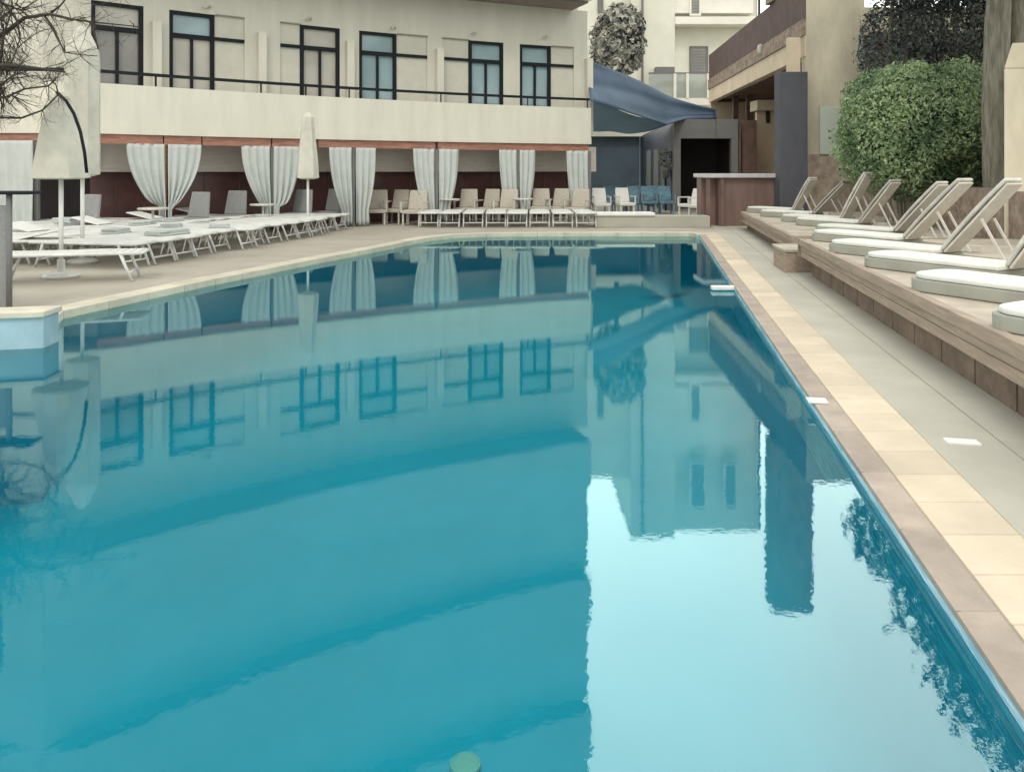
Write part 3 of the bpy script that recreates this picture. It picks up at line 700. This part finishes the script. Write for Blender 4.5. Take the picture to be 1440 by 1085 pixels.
fp=empty('flower_pot','pot of pale flowers on a stand by the dark side wall of the pavilion','plant',P(936,232,28.6))
leaves(MB(),[((0,0,.22),(.26,.22,.34)),((.16,0,-.05),(.2,.2,.2))],260,.12,shell=.3).build('flowers','leafivy',fp)
MB().lathe([(.10,-.5),(.16,-.2),(.17,-.18),(0,-.18)],n=14).build('pot','grey',fp,smooth=True)
MB().tube([(0,0,-1.7),(0,0,-.5)],.04,8).build('stand','black',fp)
# big bush over the stone wall
bush=empty('bush','rounded bright green bush growing over the stone wall behind the sunbeds','bush',(Xat(1288,15),15,1.25))
leaves(MB(),[((.05,0,1.15),(1.45,1.35,1.25)),((-.35,0,.75),(1.15,1.2,1.0)),((.5,.1,.9),(1.15,1.2,1.05)),((.75,0,1.65),(.85,1,.8)),((.95,0,.8),(.7,1,.95)),((-.5,0,1.75),(.8,1,.6)),((-.75,0,1.35),(.65,.8,.6))],52000,.085,shell=.72).build('crown','leafbush',bush)
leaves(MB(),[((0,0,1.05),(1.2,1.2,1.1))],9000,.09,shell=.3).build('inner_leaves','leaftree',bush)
g=MB()
for k in range(14):
    t=random.uniform(-1.1,1.1); g.tube([(t*.6,-.2,-.9+random.random()*.5),(t*.8,-.2,.1),(t,0,.9)],[.04,.03,.015],5)
g.build('stems','bark',bush)

# dark ivy mass behind
dk=empty('ivy_mass','dark ivy covered tree filling the gap above the bright bush','ivy',(9.95,18.6,0))
leaves(MB(),[((-.6,0,4.6),(.95,.9,1.3)),((.7,0,5.0),(1.3,1,1.6)),((2.1,0,4.6),(1.0,1,1.7)),((.3,0,6.4),(1.5,1.2,1.1)),((2.0,0,6.8),(1.4,1.2,1.2))],26000,.13,shell=.5).build('crown','leafdark',dk)
g=MB(); 
for k in range(9): 
    x=-.8+k*.4; g.tube([(x*.4,.3,0),(x*.8,.2,2.5),(x,0,4.5),(x+random.uniform(-.3,.3),0,6.5)],[.12,.09,.06,.02],6)
g.build('trunk','bark',dk)
# tree at the right
T=Vector((Xat(1401,13.2),13.2,0)); tr=empty('tree','broad tree with pale furrowed bark at the upper right','tree',T)
g=MB(); pts=[(0,0,0),(.02,0,1.2),(-.03,0,2.6),(.02,0,4.0),(.1,0,5.5),(.3,-.2,7.5)]; g.tube(pts,[.28,.22,.20,.20,.16,.08],16)
g.tube([(.36,.1,0),(.38,.1,2.0),(.40,.1,4.3),(.7,.3,6)],[.19,.16,.15,.08],12)
for k in range(9):
    a=k*.7; d=Vector((math.cos(a),math.sin(a),.5)); s=Vector((.05,0,4.6+.2*k)); g.tube([s,s+d*.9,s+d*1.8+Vector((0,0,.4))],[.10,.06,.02],6)
# furrows
for v_i in range(len(g.v)):
    pass
g.build('trunk','bark',tr,smooth=True)
leaves(MB(),[((.2,3.2,6.3),(1.25,1.5,.85)),((-.1,.4,6.25),(1.3,1.7,1.05)),((-.9,-2.6,5.75),(1.4,1.7,.95)),((1.2,-1.0,7.0),(1.8,2.0,1.2)),((2.3,1.6,7.6),(1.9,2.2,1.3)),((.6,-3.4,6.6),(1.6,1.5,1.0))],32000,.17,shell=.35).build('crown','leaftree',tr)

# bare tree at left
bt=empty('bare_tree','bare branching tree reaching in from the left edge over the parasols','tree',(-7.9,10,DK))
g=MB(); base=bt.location
def q(u,v,Y=9.9): return P(u,v,Y)-base
g.tube([(0,0,0),(.05,0,1.3),q(-45,120),q(-25,40),q(-5,-40),q(0,-120)],[.15,.13,.11,.09,.06,.03],10)
limbs=[[(-28,60),(5,48),(35,25),(70,20),(100,27),(128,31),(198,38)],[(-35,95),(0,92),(30,93),(60,97),(92,101)],[(62,22),(75,40),(85,62),(92,74),(112,77),(137,79)],
 [(-30,130),(5,138),(35,125),(68,121),(78,112),(72,98),(60,112),(50,102)],[(-20,-10),(10,10),(25,30),(28,55),(20,80),(8,100)],[(-20,165),(30,166),(60,155),(82,133),(78,118),(68,108)],
 [(-30,140),(0,120),(20,105),(38,100)],[(70,20),(85,8),(98,-8)],[(-10,0),(30,15),(60,-5)],[(0,92),(5,50),(18,10),(12,-30)],[(128,31),(134,52),(138,70)]]
tw=MB()
def twig(p,d,L,r,dep):
    pts=[p]; rr=[r]; 
    for i in range(4):
        d=(d+Vector((random.uniform(-1,1),random.uniform(-.6,.6),random.uniform(-1,1)))*.35).normalized(); pts.append(pts[-1]+d*L/4); rr.append(r*(1-(i+1)/5))
        if dep>0 and random.random()<.8: twig(pts[-1],(d+Vector((random.uniform(-1,1),random.uniform(-.5,.5),random.uniform(-1,1)))*.9).normalized(),L*.65,rr[-1]*.7,dep-1)
    tw.tube(pts,rr,4)
for li,Lm in enumerate(limbs):
    dY=random.uniform(-.3,.3) if li not in (0,2,10) else 0; ps=[q(u,v,9.9+dY) for u,v in Lm]; r0=.034 if li<2 else .017
    g.tube(ps,[max(.006,r0*(1-.95*i/len(ps))) for i in range(len(ps))],7)
    if li<10:
        for p in ps[1:-1]:
            for _ in range(3):
                twig(p,Vector((random.uniform(-.8,1),random.uniform(-.5,.5),random.uniform(-1,.7))).normalized(),random.uniform(.25,.5),.006,2)
for _ in range(150):
    p=q(random.uniform(-30,26),random.uniform(-15,150)); twig(p,Vector((random.uniform(-.4,.6),random.uniform(-.5,.5),random.uniform(-1,1))).normalized(),.34,.009,2)
for _ in range(25):
    p=q(random.uniform(30,190),random.uniform(-15,35)); twig(p,Vector((random.uniform(-.5,1),random.uniform(-.5,.5),random.uniform(-1,.3))).normalized(),.35,.005,2)
g.build('trunk','darkbark',bt,smooth=True); tw.build('twigs','darkbark',bt)

# ------------------------------------------------------------ right terrace building
rb=empty('terrace_building','weathered beige building with a brown roof terrace parapet at the right','building',(9,24,0))
Yn,Yf=20.6,34.6; xn,xf=7.86,8.87
def rwall(y0,y1,off,th,z0,z1):
    xa=lambda y: xn+(y-Yn)*(xf-xn)/(Yf-Yn)+off
    m=MB(); m.hexa([(xa(y0),y0,z0),(xa(y0)+th,y0,z0),(xa(y1)+th,y1,z0),(xa(y1),y1,z0)],[(xa(y0),y0,z1),(xa(y0)+th,y0,z1),(xa(y1)+th,y1,z1),(xa(y1),y1,z1)]); return m
part(rwall(Yn,Yf,0,.25,4.62,5.18),'fascia','beige',rb)
part(rwall(Yn,Yf,-.05,.35,5.18,5.62),'weathered_band','decay',rb)
part(rwall(Yn,Yf,.0,.22,5.62,6.74),'parapet','parapet',rb)
part(rwall(Yn,Yf,.25,6,4.75,5.17),'roof_slab','brown',rb)
part(rwall(Yf-.25,Yf,.26,6,4.62,6.7),'far_parapet','parapet',rb)
part(rwall(Yn,Yf,4.5,.25,0,4.75),'inner_wall','beige',rb)
part(MB().bb(8.9,14,Yf-.2,Yf,0,4.7),'rear_wall','beige',rb)
for (u,Y,w) in [(1034,33,.22),(1054,32.5,.30)]:
    part(MB().bb(Xat(u,Y)-w/2,Xat(u,Y)+w/2,Y-.1,Y+.1,DK,4.75),'post','brown',rb)
part(MB().bb(Xat(1057,30),Xat(1104,30),29.3,30.2,Zat(157,30),Zat(143,30)),'inner_eave','beige',rb)
part(MB().bb(Xat(1062,30),Xat(1104,30),29.8,30,0,Zat(157,30)),'inner_room','beige',rb)
part(MB().bb(Xat(1078,29.7),Xat(1083,29.7),29.72,29.79,Zat(173,29.7),Zat(155,29.7)),'small_window','darkin',rb)
part(MB().bb(Xat(1042,28.5),Xat(1062,28.5),28.3,28.5,DK,3.4),'screen','brown',rb)
part(MB().bb(Xat(1103,20.7),Xat(1107,20.7),20.7,20.8,DK,3.2),'pipe','whiteaged',rb)
# pillar, ochre wall, tower
part(MB().bb(Xat(1097,20.1),Xat(1136,20.1),20.1,20.55,DK,Zat(101,20.1)),'slate_pillar','pillar',rb,bevel=.01)
part(MB().bb(Xat(1117,20.2),Xat(1134,20.2),20.62,20.8,Zat(101,20.1)-.1,Zat(48,20.1)),'lintel','beige',rb)
part(MB().bb(Xat(1134,20.56),Xat(1216,20.56),20.56,20.9,Zat(217,20.56),6.8),'ochre_wall','wallyellow',rb)
part(MB().bb(Xat(1134,20.56),Xat(1216,20.56),20.54,20.9,0,Zat(217,20.56)-.003),'brown_plinth','wallbrown',rb)
part(MB().bb(Xat(1153,20.5),Xat(1182,20.5),20.49,20.55,Zat(217,20.5),Zat(150,20.5)),'pale_panel','palegreen',rb,bevel=.005)
part(MB().bb(Xat(1088,23.5),Xat(1143,23.5),23.5,24.3,6.77,12.0),'tower','decay',rb)
part(MB().bb(Xat(1096,23.5),Xat(1110,23.5),23.45,23.52,7.5,9.0),'tower_window','glassdark',rb)
part(MB().bb(Xat(1216,20.6)-.3,16,20.91,21.2,0,6.0),'side_wall','wallyellow',rb)
# hanging lamp
tag(MB().lathe([(.02,.25),(.09,.2),(.11,0),(.07,-.12),(0,-.14)],c=(0,0,0),n=14).build('wall_lantern','whiteaged',smooth=True),'small white lantern fixed on the weathered parapet','lantern').location=(8.15,25.2,5.45)

# bar
br=empty('bar_counter','brown bar counter with a pale grey top','bar',(6.2,21,DK))
x0,x1=5.55,Xat(1101,20.5)
part(MB().bb(x0,x1,20.6,21.4,DK,1.36),'front','barwood',br,bevel=.01)
part(MB().bb(5.1,x1+.02,20.45,21.6,1.36,1.47),'counter','counter',br,bevel=.012)
for x in (5.62,5.25): part(MB().bb(x-.05,x+.05,20.52,20.598,DK,1.358),'post','brown',br)
part(MB().bb(5.15,5.54,20.9,21.4,DK,1.358),'end_panel','barwood',br)

# ------------------------------------------------------------ stone wall and pillar right
wx=lambda y:7.62+PS*(y-13)
w=MB(); w.hexa([(wx(2),2,0),(wx(2)+.5,2,0),(wx(20.5)+.5,20.5,0),(wx(20.5),20.5,0)],[(wx(2),2,1.2),(wx(2)+.5,2,1.2),(wx(20.5)+.5,20.5,1.3),(wx(20.5),20.5,1.3)])
tag(w.build('stone_wall','stone'),'rough brown stone wall behind the raised sunbeds','wall')
w=MB(); w.prism([(7.24,11.3),(9.1,11.1),(9.2,11.8),(7.68,11.9)],0,3.05); w.hexa([(7.24,11.3,3.05),(9.1,11.1,3.05),(9.2,11.8,3.05),(7.68,11.9,3.05)],[(7.36,11.3,3.43),(9.1,11.1,3.43),(9.2,11.8,3.43),(7.76,11.9,3.43)])
tag(w.build('gate_pillar','wallyellow',bevel=.02),'broad pale ochre pillar at the right edge behind the nearest backrests','pillar')
w=MB(); w.hexa([(9.6,11.5,0),(9.8,11.5,0),(12.6,20.4,0),(12.4,20.4,0)],[(9.6,11.5,3.0),(9.8,11.5,3.0),(12.6,20.4,3.0),(12.4,20.4,3.0)]); tag(w.build('garden_wall','wallbrown'),'brown rendered garden wall behind the bush and the tree','wall')

# ------------------------------------------------------------ platforms
def platform(name,y0,y1,off,label,ztop=.57,extra=None):
    e=empty(name,label,'platform',(poolx(y0,off),y0,0))
    f=lambda y,o: (poolx(y,off+o),y)
    depth=3.6 if not extra else extra
    part(MB().prism([f(y0,.05),f(y0,depth),f(y1,depth),f(y1,.05)],ztop-.05,ztop),'top','plattop',e)
    a=MB(); 
    for k,(zz0,zz1,o0) in enumerate([(ztop-.085,ztop+.012,-.03),(ztop-.16,ztop-.09,0),(ztop-.25,ztop-.165,.004)]):
        a.prism([f(y0,o0),f(y0,.048),f(y1,.048),f(y1,o0)],zz0,zz1)
    part(a,'front_board','platwood',e,bevel=.008)
    a=MB(); a.prism([f(y1+.005,-.03),f(y1+.005,depth),f(y1+.045,depth),f(y1+.045,-.03)],ztop-.25,ztop+.01); part(a,'end_board','platwood',e)
    a=MB(); a.prism([f(y0-.045,-.03),f(y0-.045,depth),f(y0-.005,depth),f(y0-.005,-.03)],ztop-.25,ztop+.01); part(a,'end_board','platwood',e)
    b=MB(); y=y0
    while y<y1-.1:
        y2=min(y+.62,y1); b.prism([f(y,.14),f(y,depth),f(y2-.02,depth),f(y2-.02,.14)],DK,ztop-.051); y+=.62
    part(b,'base','platdark',e,bevel=.01)
    return e
platform('sunbed_platform',1.0,11.0,1.04,'long raised timber edged platform nearest the camera, carrying the large white sunbeds')
platform('sunbed_platform',12.3,19.6,1.16,'farther raised timber edged platform with sunbeds near the bar',.5)
sb=empty('timber_step','small boxed timber step between the two sunbed platforms','step',(4.1,11.6,0))
part(MB().prism([(3.98,11.2),(4.6,11.2),(4.7,12.1),(4.12,12.1)],DK,.36),'box','platwood',sb,bevel=.01)
part(MB().prism([(3.96,11.18),(4.62,11.18),(4.72,12.12),(4.10,12.12)],.36,.40),'tread','plattop',sb,bevel=.006)

# ------------------------------------------------------------ sunbeds on the platforms
BACKS=[mat('back_cushion_'+n_,c,.9,.18,6,.2,50) for n_,c in (('white',(.62,.61,.55)),('beige',(.56,.54,.48)),('grey',(.47,.45,.41)))]
def sunbed(hinge_u,hinge_v,top_u,top_v,zp,label,i,curved=False):
    Hg=G(hinge_u,hinge_v,zp+.17); e=empty('sunbed',label,'sunbed',(Hg.x,Hg.y,zp),R(-60)+random.uniform(-.04,.04),'white sunbeds on the raised platforms')
    L=1.35; W=.54; nx=18; 
    # mattress with rounded foot end
    cr=.16; ol=[(0,-W/2),(0,W/2)]
    for k in range(7): t=math.pi/2+math.pi/2*k/6; ol.append((-L+cr+cr*math.cos(t), W/2-cr+cr*math.sin(t)))
    for k in range(7): t=math.pi+math.pi/2*k/6; ol.append((-L+cr+cr*math.cos(t), -W/2+cr+cr*math.sin(t)))
    ol=ol[::-1]
    MB().prism(ol[::-1],.108,.152).build('mattress','mattress',e,bevel=.014)
    MB().prism([(x*1.02-.01,y*1.02) for x,y in ol[::-1]],.004,.105).build('bed_base','mattunder',e,bevel=.01)
    # backrest
    k_=(top_u-720)/FPX; c_,s_=math.cos(R(-60)),math.sin(R(-60)); run=max(.2,(k_*Hg.y-Hg.x)/(c_-k_*s_)); rise=Zat(top_v,Hg.y+s_*run)-zp-.17
    th=math.atan2(rise,run); Lb=min(1.15,math.hypot(rise,run))
    dx,dz=math.cos(th),math.sin(th); nx_,nz_=-dz,dx
    def slab(s0,s1,h0,h1,w,wob=0):
        vs=[];fs=[];n=8
        for k in range(n+1):
            s=s0+(s1-s0)*k/n; b=wob*math.sin(math.pi*k/n)
            for y in (-w/2,w/2):
                for h in (h0+b,h1+b): vs.append((dx*s+nx_*h,y,.12+dz*s+nz_*h))
        for k in range(n):
            a=k*4; c=a+4
            fs+= [(a,a+2,c+2,c),(a+1,c+1,c+3,a+3),(a,c,c+1,a+1),(a+2,a+3,c+3,c+2)]
        fs+=[(0,1,3,2),(n*4,n*4+2,n*4+3,n*4+1)]
        m=MB(); m.add(vs,fs); return m
    slab(.02,Lb,0,.042,W*.55,.02).build('back_cushion',BACKS[(0,2,0,2,0,1,0,0,0,0)[i]],e,bevel=.02)
    slab(.02,Lb-.03,-.03,-.003,W*.5).build('back_frame','mattback',e,bevel=.008)
    g=MB()
    for s in (-1,1): g.bar((dx*Lb*.55+.03,s*W*.2,.12+dz*Lb*.55-.05),(dx*Lb*.55+.30,s*W*.2,.01),.022)
    g.build('prop','mattback',e)
    g=MB()
    for s in (-1,1): g.bar((-.05,s*W*.42,.05),(.75,s*W*.42,.05),.05,.06)
    g.build('rail','mattback',e)
    return e
sbl=[(1120,292,1144,247,.5,'sunbed nearest the bar, with its steep backrest against the slate pillar'),(1148,297,1191,252,.5,'second sunbed from the bar'),(1188,304,1223,239,.5,'third sunbed from the bar, backrest steepest'),(1215,309,1262,250,.5,'fourth sunbed from the bar, grey backrest in front of the bush'),
 (1264,320,1327,252,.5,'fifth sunbed from the bar, left of the close pair below the bush'),(1280,330,1362,247,.57,'sunbed at the far end of the near platform, right of the close pair'),(1335,347,1430,246,.57,'sunbed with the large pale backrest right of the bush'),
 (1428,369,1520,250,.57,'sunbed whose backrest starts at the right edge of the photo'),(1571,407,1700,240,.57,'bright white sunbed with its foot end over the grey skirt at the right edge'),(1841,477,2060,240,.57,'nearest sunbed, only its foot corner showing at the right edge')]
for i,a in enumerate(sbl): sunbed(*a,i)

# ------------------------------------------------------------ camera, light, world
cam=bpy.data.cameras.new('camera'); co=bpy.data.objects.new('camera',cam); COL.objects.link(co); sc.camera=co
co.location=(0,0,H); co.rotation_euler=(R(90),0,0); cam.sensor_width=36; cam.lens=36*FPX/1440
cam.shift_y=-(542.5-HZ)/1440; cam.clip_end=2000; cam.clip_start=.05
sd=Vector((-.12,-.75,.85)).normalized()
sun=bpy.data.lights.new('sun','SUN'); sun.energy=1.5; sun.angle=R(12); sun.color=(1,.96,.9)
so=bpy.data.objects.new('sun',sun); COL.objects.link(so); so.rotation_euler=sd.to_track_quat('Z','Y').to_euler()
w=bpy.data.worlds.new('World'); sc.world=w; w.use_nodes=True; n,l=nodes(w)
sky=n.new('ShaderNodeTexSky'); sky.sky_type='NISHITA'; sky.sun_disc=False; sky.sun_elevation=math.asin(sd.z); sky.sun_rotation=math.atan2(sd.x,sd.y)
sky.air_density=1.2; sky.dust_density=6; sky.ozone_density=1
bg=n['Background']; bg.inputs[1].default_value=.15
tc=n.new('ShaderNodeTexCoord'); nz=n.new('ShaderNodeTexNoise'); nz.inputs['Scale'].default_value=1.6; nz.inputs['Detail'].default_value=5; l.new(tc.outputs['Generated'],nz.inputs['Vector'])
rp=n.new('ShaderNodeValToRGB'); rp.color_ramp.elements[0].position=.25; rp.color_ramp.elements[1].position=.7; rp.color_ramp.elements[0].color=(.55,.55,.55,1); rp.color_ramp.elements[1].color=(.95,.95,.95,1); l.new(nz.outputs[0],rp.inputs[0])
mc=n.new('ShaderNodeMix'); mc.data_type='RGBA'; l.new(rp.outputs[0],mc.inputs[0]); l.new(sky.outputs[0],mc.inputs[6]); mc.inputs[7].default_value=(24,24,23,1)
sx=n.new('ShaderNodeSeparateXYZ'); l.new(tc.outputs['Generated'],sx.inputs[0])
mr=n.new('ShaderNodeMapRange'); mr.inputs[1].default_value=0; mr.inputs[2].default_value=.9; mr.inputs[3].default_value=1; mr.inputs[4].default_value=2.45; l.new(sx.outputs['Y'],mr.inputs[0])
vm=n.new('ShaderNodeVectorMath'); vm.operation='SCALE'; l.new(mc.outputs[2],vm.inputs[0]); l.new(mr.outputs[0],vm.inputs['Scale']); l.new(vm.outputs[0],bg.inputs[0])
vs=sc.view_settings; vs.view_transform='Standard'; vs.look='None'; vs.exposure=-.93; vs.gamma=1
sc.cycles.max_bounces=8; sc.cycles.transparent_max_bounces=12
